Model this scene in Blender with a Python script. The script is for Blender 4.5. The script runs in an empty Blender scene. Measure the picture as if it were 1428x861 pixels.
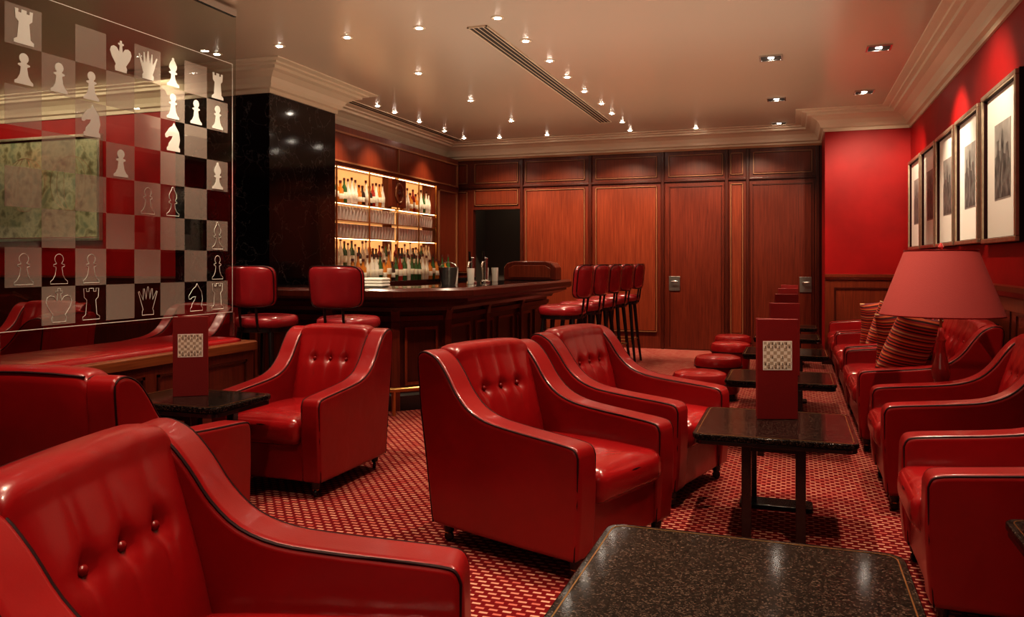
import bpy, bmesh, math, random
from mathutils import Vector, Matrix
random.seed(7)
S = bpy.context.scene
COL = S.collection
pi = math.pi
try:
    S.view_settings.view_transform = 'Standard'
except Exception:
    pass
for lk in ('Medium High Contrast', 'Standard - Medium High Contrast'):
    try:
        S.view_settings.look = lk; break
    except Exception:
        pass

# ------------------------------------------------------------------ materials
def nm(name):
    m = bpy.data.materials.new(name); m.use_nodes = True
    nt = m.node_tree; b = nt.nodes["Principled BSDF"]
    return m, nt, b
def pm(name, col, rough=0.5, metal=0.0, coat=0.0, spec=0.5, bump=0.0, bscale=60, var=0.0, vscale=5, emit=None, es=0, crough=0.12, trans=0.0):
    m, nt, b = nm(name)
    b.inputs["Base Color"].default_value = (*col, 1)
    b.inputs["Roughness"].default_value = rough
    b.inputs["Metallic"].default_value = metal
    b.inputs["Coat Weight"].default_value = coat
    b.inputs["Coat Roughness"].default_value = crough
    b.inputs["Specular IOR Level"].default_value = spec
    b.inputs["Transmission Weight"].default_value = trans
    if emit:
        b.inputs["Emission Color"].default_value = (*emit, 1); b.inputs["Emission Strength"].default_value = es
    tc = nt.nodes.new("ShaderNodeTexCoord")
    if bump:
        n = nt.nodes.new("ShaderNodeTexNoise"); n.inputs["Scale"].default_value = bscale; n.inputs["Detail"].default_value = 4
        bp = nt.nodes.new("ShaderNodeBump"); bp.inputs["Strength"].default_value = bump; bp.inputs["Distance"].default_value = 0.01
        nt.links.new(tc.outputs["Object"], n.inputs["Vector"]); nt.links.new(n.outputs["Fac"], bp.inputs["Height"])
        nt.links.new(bp.outputs["Normal"], b.inputs["Normal"])
    if var:
        n2 = nt.nodes.new("ShaderNodeTexNoise"); n2.inputs["Scale"].default_value = vscale; n2.inputs["Detail"].default_value = 4
        cr = nt.nodes.new("ShaderNodeValToRGB")
        cr.color_ramp.elements[0].position = 0.35; cr.color_ramp.elements[1].position = 0.68
        cr.color_ramp.elements[0].color = (*[c*(1-var) for c in col], 1)
        cr.color_ramp.elements[1].color = (*[min(1, c*(1+var)) for c in col], 1)
        nt.links.new(tc.outputs["Object"], n2.inputs["Vector"]); nt.links.new(n2.outputs["Fac"], cr.inputs["Fac"])
        nt.links.new(cr.outputs["Color"], b.inputs["Base Color"])
    return m
def wood(name, c1, c2, rough=0.28, axis='Z', coat=0.25):
    m, nt, b = nm(name)
    tc = nt.nodes.new("ShaderNodeTexCoord"); mp = nt.nodes.new("ShaderNodeMapping")
    sc = {'Z': (30, 30, 1.1), 'X': (1.1, 30, 30), 'Y': (30, 1.1, 30)}[axis]
    mp.inputs["Scale"].default_value = sc
    n = nt.nodes.new("ShaderNodeTexNoise"); n.inputs["Scale"].default_value = 2.8; n.inputs["Detail"].default_value = 9; n.inputs["Distortion"].default_value = 0.5
    cr = nt.nodes.new("ShaderNodeValToRGB")
    cr.color_ramp.elements[0].position = 0.25; cr.color_ramp.elements[1].position = 0.78
    cr.color_ramp.elements[0].color = (*c1, 1); cr.color_ramp.elements[1].color = (*c2, 1)
    nt.links.new(tc.outputs["Object"], mp.inputs["Vector"]); nt.links.new(mp.outputs["Vector"], n.inputs["Vector"])
    nt.links.new(n.outputs["Fac"], cr.inputs["Fac"]); nt.links.new(cr.outputs["Color"], b.inputs["Base Color"])
    b.inputs["Roughness"].default_value = rough; b.inputs["Coat Weight"].default_value = coat; b.inputs["Coat Roughness"].default_value = 0.15
    b.inputs["Specular IOR Level"].default_value = 0.35
    return m
M = {}
def leather(name, col, rough, coat, wr=0.20):
    m = pm(name, col, rough, coat=coat, spec=0.45, var=0.10, vscale=3, crough=0.13)
    nt = m.node_tree; b = nt.nodes["Principled BSDF"]
    tc = nt.nodes.new("ShaderNodeTexCoord")
    a = nt.nodes.new("ShaderNodeTexNoise"); a.inputs["Scale"].default_value = 6; a.inputs["Detail"].default_value = 2; a.inputs["Distortion"].default_value = 0.3
    f = nt.nodes.new("ShaderNodeTexVoronoi"); f.feature = 'DISTANCE_TO_EDGE'; f.inputs["Scale"].default_value = 130
    b1 = nt.nodes.new("ShaderNodeBump"); b1.inputs["Strength"].default_value = wr; b1.inputs["Distance"].default_value = 0.02
    b2 = nt.nodes.new("ShaderNodeBump"); b2.inputs["Strength"].default_value = 0.07; b2.inputs["Distance"].default_value = 0.003
    nt.links.new(tc.outputs["Object"], a.inputs["Vector"]); nt.links.new(tc.outputs["Object"], f.inputs["Vector"])
    nt.links.new(a.outputs["Fac"], b1.inputs["Height"]); nt.links.new(f.outputs["Distance"], b2.inputs["Height"])
    nt.links.new(b1.outputs["Normal"], b2.inputs["Normal"]); nt.links.new(b2.outputs["Normal"], b.inputs["Normal"]); nt.links.new(b1.outputs["Normal"], b.inputs["Coat Normal"])
    return m
M['leather'] = leather('red_leather', (0.25, 0.0048, 0.0065), 0.32, 0.35)
M['leather_seat'] = leather('red_leather_seat', (0.31, 0.009, 0.011), 0.25, 0.45, 0.35)
M['leather_bar'] = pm('red_leather_stool', (0.28, 0.014, 0.020), 0.25, coat=0.4, bump=0.08, bscale=40, var=0.12)
M['piping'] = pm('dark_piping', (0.022, 0.002, 0.003), 0.6, spec=0.2)
M['button'] = pm('button_leather', (0.18, 0.005, 0.006), 0.3)
M['black'] = pm('black_lacquer', (0.008, 0.006, 0.006), 0.25, coat=0.3)
M['brass'] = pm('brass', (0.55, 0.33, 0.12), 0.3, 1.0)
M['gold'] = pm('gold_frame', (0.62, 0.53, 0.40), 0.35, 0.9, var=0.10, vscale=20)
M['chrome'] = pm('steel', (0.6, 0.57, 0.53), 0.25, 1.0)
M['plate'] = pm('steel_plate', (0.26, 0.24, 0.22), 0.4, 1.0)
M['wood'] = wood('mahogany', (0.060, 0.008, 0.004), (0.135, 0.022, 0.009))
M['wood_p'] = wood('mahogany_panel', (0.095, 0.014, 0.006), (0.19, 0.036, 0.013))
M['wood_d'] = wood('mahogany_dark', (0.028, 0.004, 0.002), (0.070, 0.011, 0.005))
M['wood_l'] = wood('oak_trim', (0.13, 0.032, 0.011), (0.25, 0.075, 0.025), axis='Y')
M['bead'] = pm('gilt_bead', (0.32, 0.14, 0.065), 0.3, 0.3)
M['wallred'] = pm('red_lacquer_wall', (0.30, 0.004, 0.005), 0.5, spec=0.25, var=0.12, vscale=3)
M['ceil'] = pm('ceiling_plaster', (0.45, 0.345, 0.26), 0.26, spec=0.6, bump=0.10, bscale=2)
M['cornice'] = pm('cornice_plaster', (0.60, 0.49, 0.36), 0.5)
M['white'] = pm('white_mat', (0.90, 0.87, 0.80), 0.7)
M['shade'] = pm('lamp_shade_fabric', (0.36, 0.052, 0.048), 0.85, bump=0.15, bscale=220)
M['redglass'] = pm('red_glass', (0.85, 0.10, 0.10), 0.05, coat=1, trans=0.35)
M['towel'] = pm('linen', (0.75, 0.70, 0.62), 0.9)
M['dark'] = pm('pantry_paint', (0.09, 0.07, 0.055), 0.7)
M['emit'] = pm('lamp_glow', (1, 0.9, 0.75), 0.5, emit=(1, 0.90, 0.76), es=80)
M['strip'] = pm('shelf_light', (1, 0.8, 0.5), 0.5, emit=(1, 0.62, 0.30), es=9)
M['backlit'] = pm('backlit_panel', (0.5, 0.26, 0.10), 0.4, emit=(1, 0.45, 0.15), es=0.85, var=0.25, vscale=4)
M['cover'] = pm('menu_cover', (0.22, 0.010, 0.010), 0.5, bump=0.08, bscale=120)
M['slot'] = pm('grille_dark', (0.02, 0.012, 0.008), 0.7)

def marble():
    m, nt, b = nm('black_marble')
    tc = nt.nodes.new("ShaderNodeTexCoord")
    v = nt.nodes.new("ShaderNodeTexVoronoi"); v.feature = 'DISTANCE_TO_EDGE'; v.inputs["Scale"].default_value = 5
    n = nt.nodes.new("ShaderNodeTexNoise"); n.inputs["Scale"].default_value = 6; n.inputs["Detail"].default_value = 8
    mix = nt.nodes.new("ShaderNodeMixRGB"); mix.inputs[0].default_value = 0.35
    nt.links.new(tc.outputs["Object"], n.inputs["Vector"]); nt.links.new(tc.outputs["Object"], mix.inputs[1]); nt.links.new(n.outputs["Color"], mix.inputs[2])
    nt.links.new(mix.outputs[0], v.inputs["Vector"])
    cr = nt.nodes.new("ShaderNodeValToRGB"); cr.color_ramp.elements[0].position = 0.0; cr.color_ramp.elements[1].position = 0.02
    cr.color_ramp.elements[0].color = (0.06, 0.055, 0.055, 1); cr.color_ramp.elements[1].color = (0.005, 0.004, 0.005, 1)
    nt.links.new(v.outputs["Distance"], cr.inputs["Fac"]); nt.links.new(cr.outputs["Color"], b.inputs["Base Color"])
    b.inputs["Roughness"].default_value = 0.08; b.inputs["Specular IOR Level"].default_value = 0.5
    return m
M['marble'] = marble()
def granite():
    m, nt, b = nm('dark_granite')
    tc = nt.nodes.new("ShaderNodeTexCoord")
    v = nt.nodes.new("ShaderNodeTexVoronoi"); v.inputs["Scale"].default_value = 300
    n = nt.nodes.new("ShaderNodeTexNoise"); n.inputs["Scale"].default_value = 110; n.inputs["Detail"].default_value = 5
    nt.links.new(tc.outputs["Object"], v.inputs["Vector"]); nt.links.new(tc.outputs["Object"], n.inputs["Vector"])
    sep = nt.nodes.new("ShaderNodeSeparateColor"); nt.links.new(v.outputs["Color"], sep.inputs[0])
    mu = nt.nodes.new("ShaderNodeMath"); mu.operation = 'MULTIPLY'
    nt.links.new(sep.outputs[0], mu.inputs[0]); nt.links.new(n.outputs["Fac"], mu.inputs[1])
    cr = nt.nodes.new("ShaderNodeValToRGB"); cr.color_ramp.elements[0].position = 0.26; cr.color_ramp.elements[1].position = 0.60
    cr.color_ramp.elements[0].color = (0.003, 0.0025, 0.0025, 1); cr.color_ramp.elements[1].color = (0.085, 0.053, 0.040, 1)
    nt.links.new(mu.outputs[0], cr.inputs["Fac"]); nt.links.new(cr.outputs["Color"], b.inputs["Base Color"])
    b.inputs["Roughness"].default_value = 0.10; b.inputs["Specular IOR Level"].default_value = 0.12
    return m
M['granite'] = granite()
def carpet():
    m, nt, b = nm('patterned_carpet')
    tc = nt.nodes.new("ShaderNodeTexCoord"); mp = nt.nodes.new("ShaderNodeMapping"); mp.inputs["Rotation"].default_value = (0, 0, 0.0)
    br = nt.nodes.new("ShaderNodeTexBrick")
    br.inputs["Scale"].default_value = 1.0
    br.inputs["Brick Width"].default_value = 0.050; br.inputs["Row Height"].default_value = 0.031
    br.inputs["Mortar Size"].default_value = 0.0105; br.inputs["Mortar Smooth"].default_value = 0.25; br.inputs["Bias"].default_value = -0.1
    br.inputs["Color1"].default_value = (0.60, 0.30, 0.21, 1); br.inputs["Color2"].default_value = (0.45, 0.09, 0.07, 1)
    br.inputs["Mortar"].default_value = (0.13, 0.005, 0.007, 1)
    n = nt.nodes.new("ShaderNodeTexNoise"); n.inputs["Scale"].default_value = 400
    bp = nt.nodes.new("ShaderNodeBump"); bp.inputs["Strength"].default_value = 0.4; bp.inputs["Distance"].default_value = 0.01
    nt.links.new(tc.outputs["Object"], mp.inputs[0]); nt.links.new(mp.outputs[0], br.inputs["Vector"])
    nt.links.new(tc.outputs["Object"], n.inputs["Vector"]); nt.links.new(n.outputs["Fac"], bp.inputs["Height"])
    nt.links.new(bp.outputs["Normal"], b.inputs["Normal"]); nt.links.new(br.outputs["Color"], b.inputs["Base Color"])
    b.inputs["Roughness"].default_value = 0.95; b.inputs["Specular IOR Level"].default_value = 0.1
    return m
M['carpet'] = carpet()
def alpha_mat(name, col, a, rough=0.5, gloss=0.0):
    m = bpy.data.materials.new(name); m.use_nodes = True; nt = m.node_tree; nt.nodes.clear()
    o = nt.nodes.new("ShaderNodeOutputMaterial"); t = nt.nodes.new("ShaderNodeBsdfTransparent")
    d = nt.nodes.new("ShaderNodeBsdfPrincipled"); d.inputs["Base Color"].default_value = (*col, 1); d.inputs["Roughness"].default_value = rough
    mx = nt.nodes.new("ShaderNodeMixShader"); mx.inputs[0].default_value = a
    nt.links.new(t.outputs[0], mx.inputs[1]); nt.links.new(d.outputs[0], mx.inputs[2]); nt.links.new(mx.outputs[0], o.inputs[0])
    return m
M['frost'] = alpha_mat('frosted_glass', (0.55, 0.47, 0.41), 0.30, 0.7)
M['etch'] = alpha_mat('white_etching', (0.85, 0.88, 0.82), 0.93, 0.7)
def glassmat():
    m = bpy.data.materials.new('clear_glass'); m.use_nodes = True; nt = m.node_tree; nt.nodes.clear()
    o = nt.nodes.new("ShaderNodeOutputMaterial"); t = nt.nodes.new("ShaderNodeBsdfTransparent"); t.inputs[0].default_value = (0.88, 0.91, 0.88, 1)
    g = nt.nodes.new("ShaderNodeBsdfGlossy"); g.inputs["Roughness"].default_value = 0.01
    lw = nt.nodes.new("ShaderNodeLayerWeight"); lw.inputs[0].default_value = 0.5
    pw = nt.nodes.new("ShaderNodeMath"); pw.operation = 'POWER'; pw.inputs[1].default_value = 4.0
    ma = nt.nodes.new("ShaderNodeMath"); ma.operation = 'MULTIPLY_ADD'; ma.inputs[1].default_value = 0.7; ma.inputs[2].default_value = 0.03
    mx = nt.nodes.new("ShaderNodeMixShader")
    nt.links.new(lw.outputs["Facing"], pw.inputs[0]); nt.links.new(pw.outputs[0], ma.inputs[0])
    nt.links.new(ma.outputs[0], mx.inputs[0]); nt.links.new(t.outputs[0], mx.inputs[1]); nt.links.new(g.outputs[0], mx.inputs[2]); nt.links.new(mx.outputs[0], o.inputs[0])
    return m
M['glass'] = glassmat()
def stripes():
    m, nt, b = nm('striped_fabric')
    tc = nt.nodes.new("ShaderNodeTexCoord"); sp = nt.nodes.new("ShaderNodeSeparateXYZ")
    nt.links.new(tc.outputs["Object"], sp.inputs[0])
    a = nt.nodes.new("ShaderNodeMath"); a.operation = 'MULTIPLY'; a.inputs[1].default_value = 8.0; nt.links.new(sp.outputs["Z"], a.inputs[0])
    fr = nt.nodes.new("ShaderNodeMath"); fr.operation = 'FRACT'; nt.links.new(a.outputs[0], fr.inputs[0])
    cr = nt.nodes.new("ShaderNodeValToRGB"); cr.color_ramp.interpolation = 'CONSTANT'
    cols = [(0.05, 0.01, 0.01), (0.45, 0.04, 0.02), (0.10, 0.02, 0.02), (0.55, 0.15, 0.04), (0.32, 0.015, 0.02), (0.05, 0.01, 0.01), (0.48, 0.09, 0.03), (0.15, 0.02, 0.03), (0.45, 0.25, 0.12), (0.34, 0.02, 0.02), (0.05, 0.01, 0.02), (0.48, 0.06, 0.02)]
    while len(cr.color_ramp.elements) < len(cols): cr.color_ramp.elements.new(0.5)
    for i, c in enumerate(cols):
        cr.color_ramp.elements[i].position = i/len(cols); cr.color_ramp.elements[i].color = (*c, 1)
    nt.links.new(fr.outputs[0], cr.inputs[0]); nt.links.new(cr.outputs[0], b.inputs["Base Color"]); b.inputs["Roughness"].default_value = 0.85
    return m
M['stripes'] = stripes()
def noise_pic(name, stops, scale, rough=0.5, det=8, sxyz=(1, 1, 1)):
    m, nt, b = nm(name)
    tc = nt.nodes.new("ShaderNodeTexCoord"); n = nt.nodes.new("ShaderNodeTexNoise"); n.inputs["Scale"].default_value = scale; n.inputs["Detail"].default_value = det
    mp = nt.nodes.new("ShaderNodeMapping"); mp.inputs["Scale"].default_value = sxyz
    cr = nt.nodes.new("ShaderNodeValToRGB")
    while len(cr.color_ramp.elements) < len(stops): cr.color_ramp.elements.new(0.5)
    for i, (p, c) in enumerate(stops):
        cr.color_ramp.elements[i].position = p; cr.color_ramp.elements[i].color = (*c, 1)
    nt.links.new(tc.outputs["Object"], mp.inputs[0]); nt.links.new(mp.outputs[0], n.inputs["Vector"]); nt.links.new(n.outputs["Fac"], cr.inputs[0]); nt.links.new(cr.outputs[0], b.inputs["Base Color"])
    b.inputs["Roughness"].default_value = rough
    return m
M['engraving'] = noise_pic('engraving_print', [(0.30, (0.03, 0.03, 0.03)), (0.5, (0.12, 0.12, 0.115)), (0.70, (0.30, 0.29, 0.27))], 14, det=12, sxyz=(1, 2.2, 0.9))
M['sky_print'] = pm('engraving_sky', (0.34, 0.33, 0.31), 0.6, var=0.25, vscale=8)
M['map'] = noise_pic('antique_map', [(0.35, (0.14, 0.13, 0.06)), (0.5, (0.40, 0.37, 0.22)), (0.65, (0.20, 0.22, 0.13))], 9)
def checker(name, c1, c2, s):
    m, nt, b = nm(name)
    tc = nt.nodes.new("ShaderNodeTexCoord"); c = nt.nodes.new("ShaderNodeTexChecker"); c.inputs["Scale"].default_value = s
    mp = nt.nodes.new("ShaderNodeMapping"); mp.inputs["Location"].default_value = (0.003, 0.003, 0.003)
    c.inputs["Color1"].default_value = (*c1, 1); c.inputs["Color2"].default_value = (*c2, 1)
    nt.links.new(tc.outputs["Object"], mp.inputs[0]); nt.links.new(mp.outputs[0], c.inputs[0]); nt.links.new(c.outputs[0], b.inputs["Base Color"])
    return m
M['chesslabel'] = checker('chess_label', (0.88, 0.82, 0.70), (0.52, 0.42, 0.31), 62)

# ------------------------------------------------------------------ helpers
def link(o, parent=None):
    COL.objects.link(o)
    if parent is not None: o.parent = parent
    return o
def mk(name, verts, faces, mat, parent=None, smooth=False, loc=None, fmats=None, sharp=None):
    me = bpy.data.meshes.new(name); me.from_pydata([tuple(v) for v in verts], [], faces); me.validate()
    bm = bmesh.new(); bm.from_mesh(me); bmesh.ops.recalc_face_normals(bm, faces=bm.faces); bm.to_mesh(me); bm.free()
    mats = mat if isinstance(mat, (list, tuple)) else [mat]
    for m_ in mats: me.materials.append(M[m_])
    if fmats and len(fmats) == len(me.polygons):
        for p, i in zip(me.polygons, fmats): p.material_index = i
    if smooth:
        me.shade_smooth()
        if sharp: me.set_sharp_from_angle(angle=math.radians(sharp))
    o = bpy.data.objects.new(name, me); link(o, parent)
    if loc: o.location = loc
    return o
def empty(name, loc=(0, 0, 0), rot=0, label=None, cat=None, group=None):
    o = bpy.data.objects.new(name, None); o.empty_display_size = 0.1; link(o)
    o.location = loc; o.rotation_euler = (0, 0, rot)
    tag(o, label, cat, group); return o
def tag(o, label=None, cat=None, group=None, kind=None):
    if label: o["label"] = label
    if cat: o["category"] = cat
    if group: o["group"] = group
    if kind: o["kind"] = kind
    return o
def bevel(o, w, seg=3):
    b = o.modifiers.new("bevel", 'BEVEL'); b.width = w; b.segments = seg; b.limit_method = 'ANGLE'; b.angle_limit = math.radians(35)
    b.harden_normals = True; o.data.shade_smooth(); o.data.set_sharp_from_angle(angle=math.radians(180)); return o
def boxdata(x0, x1, y0, y1, z0, z1, off=0):
    v = [(x0, y0, z0), (x1, y0, z0), (x1, y1, z0), (x0, y1, z0), (x0, y0, z1), (x1, y0, z1), (x1, y1, z1), (x0, y1, z1)]
    f = [(0, 3, 2, 1), (4, 5, 6, 7), (0, 1, 5, 4), (1, 2, 6, 5), (2, 3, 7, 6), (3, 0, 4, 7)]
    return v, [tuple(i+off for i in q) for q in f]
def box(name, x0, x1, y0, y1, z0, z1, mat, parent=None, bev=0, seg=2):
    v, f = boxdata(x0, x1, y0, y1, z0, z1)
    o = mk(name, v, f, mat, parent)
    if bev: bevel(o, bev, seg)
    return o
def boxes(name, lst, mat, parent=None, bev=0):
    V, F = [], []
    for b in lst:
        v, f = boxdata(*b, off=len(V)); V += v; F += f
    o = mk(name, V, F, mat, parent)
    if bev: bevel(o, bev, 2)
    return o
def struct(o): o["kind"] = "structure"; return o
def catmull(pts, n=6):
    out = []
    P = [pts[0]] + list(pts) + [pts[-1]]
    for i in range(1, len(P)-2):
        p0, p1, p2, p3 = [Vector(p) for p in P[i-1:i+3]]
        for k in range(n):
            t = k/n
            out.append(0.5*((2*p1)+(-p0+p2)*t+(2*p0-5*p1+4*p2-p3)*t*t+(-p0+3*p1-3*p2+p3)*t**3))
    out.append(Vector(pts[-1])); return out
def tube(name, pts, r, mat, parent=None, closed=False, seg=8, rad=None):
    pts = [Vector(p) for p in pts]; n = len(pts); V, F = [], []
    for i, p in enumerate(pts):
        a = pts[(i-1) % n] if (closed or i > 0) else p
        b = pts[(i+1) % n] if (closed or i < n-1) else p
        t = (b-a).normalized(); up = Vector((0, 0, 1)) if abs(t.z) < 0.95 else Vector((1, 0, 0))
        s = t.cross(up).normalized(); u = s.cross(t).normalized()
        rr = rad[i] if rad else r
        for k in range(seg):
            an = 2*pi*k/seg; V.append(p + s*math.cos(an)*rr + u*math.sin(an)*rr)
    m = n if closed else n-1
    for i in range(m):
        for k in range(seg):
            a = i*seg+k; b = i*seg+(k+1) % seg; c = ((i+1) % n)*seg+(k+1) % seg; d = ((i+1) % n)*seg+k
            F.append((a, b, c, d))
    if not closed:
        F.append(tuple(range(seg))); F.append(tuple((n-1)*seg+k for k in range(seg)))
    return mk(name, V, F, mat, parent, smooth=True, sharp=60)
def lathe(name, prof, mat, parent=None, seg=24, loc=None, fm=None, sharp=40):
    V, F, FM = [], [], []
    for (r, z) in prof:
        for k in range(seg):
            a = 2*pi*k/seg; V.append((max(r, 1e-4)*math.cos(a), max(r, 1e-4)*math.sin(a), z))
    for i in range(len(prof)-1):
        for k in range(seg):
            F.append((i*seg+k, i*seg+(k+1) % seg, (i+1)*seg+(k+1) % seg, (i+1)*seg+k)); FM.append(fm[i] if fm else 0)
    F.append(tuple(range(seg))); FM.append(0); F.append(tuple((len(prof)-1)*seg+k for k in range(seg))); FM.append(fm[-1] if fm else 0)
    return mk(name, V, F, mat, parent, smooth=True, loc=loc, fmats=FM, sharp=sharp)
def rbox(name, x0, x1, y0, y1, z0, z1, r, puff, mat, parent=None, n=12, puffside=0.3):
    bm = bmesh.new(); bmesh.ops.create_cube(bm, size=2)
    bmesh.ops.subdivide_edges(bm, edges=bm.edges, cuts=n, use_grid_fill=True)
    cx, cy, cz = (x0+x1)/2, (y0+y1)/2, (z0+z1)/2; hx, hy, hz = (x1-x0)/2, (y1-y0)/2, (z1-z0)/2
    for v in bm.verts:
        q = [math.sin(c*pi/2) if abs(c) < 1 else c for c in v.co]
        u = Vector(q)
        p = Vector((q[0]*hx, q[1]*hy, q[2]*hz))
        inner = Vector((max(-hx+r, min(hx-r, p.x)), max(-hy+r, min(hy-r, p.y)), max(-hz+min(r, hz), min(hz-min(r, hz), p.z))))
        d = p-inner
        if d.length > 1e-6: p = inner + d.normalized()*r
        fx = (1-abs(u.x)**3); fy = (1-abs(u.y)**3); fz = (1-abs(u.z)**2)
        p.z += puff*fx*fy*u.z; p.x += puff*puffside*fy*fz*u.x; p.y += puff*puffside*fx*fz*u.y
        v.co = p+Vector((cx, cy, cz))
    me = bpy.data.meshes.new(name); bm.to_mesh(me); bm.free(); me.materials.append(M[mat]); me.shade_smooth()
    return link(bpy.data.objects.new(name, me), parent)
def extrude_xz(name, pts, y0, y1, mat, parent=None, bev=0.02, seg=4):
    n = len(pts); V = [(p[0], y0, p[1]) for p in pts]+[(p[0], y1, p[1]) for p in pts]
    F = [tuple(range(n)), tuple(range(2*n-1, n-1, -1))]+[(i, (i+1) % n, n+(i+1) % n, n+i) for i in range(n)]
    o = mk(name, V, F, mat, parent)
    if bev: bevel(o, bev, seg)
    return o
def offs(path, off, closed=False):
    out = []; n = len(path)
    for i, p in enumerate(path):
        p = Vector(p)
        ns = []
        if i > 0 or closed:
            d = (p-Vector(path[i-1])).normalized(); ns.append(Vector((-d.y, d.x)))
        if i < n-1 or closed:
            d = (Vector(path[(i+1) % n])-p).normalized(); ns.append(Vector((-d.y, d.x)))
        if len(ns) == 2:
            m_ = (ns[0]+ns[1]); m_ = m_.normalized(); k = off/max(0.3, m_.dot(ns[0])); out.append(p+m_*k)
        else: out.append(p+ns[0]*off)
    return out
def sweep(name, path, prof, mat, parent=None, caps=True, bev=0, closed=False):
    rows = [offs(path, o_, closed) for o_, z in prof]; n = len(path); m = len(prof); V, F = [], []
    for i in range(n):
        for j in range(m): V.append((rows[j][i].x, rows[j][i].y, prof[j][1]))
    for i in range(n if closed else n-1):
        i2 = (i+1) % n
        for j in range(m): F.append((i*m+j, i*m+(j+1) % m, i2*m+(j+1) % m, i2*m+j))
    if not closed: F.append(tuple(range(m))); F.append(tuple((n-1)*m+j for j in range(m)))
    o = mk(name, V, F, mat, parent)
    if bev: bevel(o, bev, 2)
    return o
def rpoly(hx, hy, r, n=6):
    out = []
    for (sx, sy, a0) in ((1, 1, 0), (-1, 1, pi/2), (-1, -1, pi), (1, -1, 3*pi/2)):
        for k in range(n+1):
            a = a0+pi/2*k/n; out.append((sx*(hx-r)+math.cos(a)*r, sy*(hy-r)+math.sin(a)*r))
    return out
def slab(name, pts, z0, z1, mat, parent=None, bev=0.006, seg=3):
    n = len(pts); V = [(p[0], p[1], z0) for p in pts]+[(p[0], p[1], z1) for p in pts]
    F = [tuple(range(n-1, -1, -1)), tuple(range(n, 2*n))]+[(i, (i+1) % n, n+(i+1) % n, n+i) for i in range(n)]
    o = mk(name, V, F, mat, parent)
    if bev: bevel(o, bev, seg)
    return o
def ring(name, outer, inner, z0, z1, mat, parent=None):
    n = len(outer); V = []
    for z in (z0, z1):
        V += [(p[0], p[1], z) for p in outer]; V += [(p[0], p[1], z) for p in inner]
    F = []
    for i in range(n):
        j = (i+1) % n
        F += [(2*n+i, 2*n+j, 3*n+j, 3*n+i), (i, n+i, n+j, j), (i, j, 2*n+j, 2*n+i), (n+i, 3*n+i, 3*n+j, n+j)]
    return mk(name, V, F, mat, parent)
def clone(root, loc, rot=None, label=None, scale=None):
    def rec(o, par):
        c = o.copy(); COL.objects.link(c)
        if par is not None:
            c.parent = par; c.matrix_parent_inverse = o.matrix_parent_inverse.copy()
        for ch in list(o.children): rec(ch, c)
        return c
    r = rec(root, None); r.location = loc
    if rot is not None: r.rotation_euler = (0, 0, rot)
    if label: r["label"] = label
    if scale: r.scale = scale
    return r

# ------------------------------------------------------------------ room shell
H = 2.95
XR, YR, XA, YB, XL, XP = 1.26, 10.1, 0.35, 11.1, -4.95, -5.5
struct(box('floor', -9.1, 1.4, -2.6, 12.6, -0.1, 0, 'carpet'))
struct(box('ceiling', -9.1, 1.4, -2.6, 12.6, H, H+0.1, 'ceil'))
struct(box('wall_right', XR, XR+0.12, -2.6, YR+0.1, 0, H, 'wallred'))
struct(box('wall_alcove', XA, XR, YR, YR+1.1, 0, H, 'wallred'))
struct(boxes('wall_back', [(XL-0.1, -4.50, YB, YB+0.1, 0, H), (-4.50, -3.76, YB, YB+0.1, 1.97, H), (-3.76, XA, YB, YB+0.1, 0, H)], 'wood'))
struct(boxes('wall_pantry', [(-4.9, -3.3, YB+1.3, YB+1.4, 0, H), (-4.9, -4.8, YB+0.1, YB+1.3, 0, H), (-3.4, -3.3, YB+0.1, YB+1.3, 0, H)], 'dark'))
struct(box('wall_bar', XL-0.1, XL, 7.2, YB, 0, H, 'wood'))
struct(box('wall_pillar', XP, -4.45, 6.1, 7.2, 0, H, 'marble'))
struct(box('wall_far', -9.1, XP, 6.5, 6.6, 0, H, 'wallred'))
struct(box('wall_left', -9.1, -9.0, -2.6, 6.6, 0, H, 'wood_d'))
struct(box('wall_front', -9.1, 1.4, -2.7, -2.6, 0, H, 'wood'))
room = [(XR, -2.6), (XR, YR), (XA, YR), (XA, YB), (XL, YB), (XL, 7.2), (-4.45, 7.2), (-4.45, 6.1), (XP, 6.1), (XP, 6.5), (-9.0, 6.5), (-9.0, -2.6)]
cor = [(0, 2.72), (0.018, 2.72), (0.02, 2.755), (0.05, 2.765), (0.06, 2.80), (0.09, 2.845), (0.15, 2.88), (0.20, 2.89), (0.205, 2.915), (0.25, 2.92), (0.255, 2.935), (0.32, 2.94), (0.325, 2.952), (0, 2.952)]
struct(sweep('trim_1', room, cor, 'cornice'))
dado = [(0, 0), (0.025, 0), (0.025, 0.98), (0.04, 0.99), (0.055, 1.02), (0.055, 1.05), (0.0, 1.055)]
struct(sweep('trim_2', room[:3], dado, 'wood_p'))
struct(sweep('baseboard_right', room[:4], [(0, 0), (0.035, 0), (0.035, 0.12), (0.03, 0.14), (0, 0.14)], 'wood_d'))
struct(sweep('trim_3', room[9:12], [(0, 0), (0.03, 0), (0.03, 1.0), (0.05, 1.03), (0, 1.05)], 'wood_d'))
tn = [4]
def trimname():
    s_ = 'trim_%d' % tn[0]; tn[0] += 1; return s_
for k in range(6):
    y0 = 3.3+k*1.12
    struct(boxes(trimname(), [(XR-0.032, XR-0.02, y0, y0+1.0, 0.22, 0.24), (XR-0.032, XR-0.02, y0, y0+1.0, 0.88, 0.90),
        (XR-0.032, XR-0.02, y0, y0+0.02, 0.24, 0.88), (XR-0.032, XR-0.02, y0+0.98, y0+1.0, 0.24, 0.88)], 'wood_d'))
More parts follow.
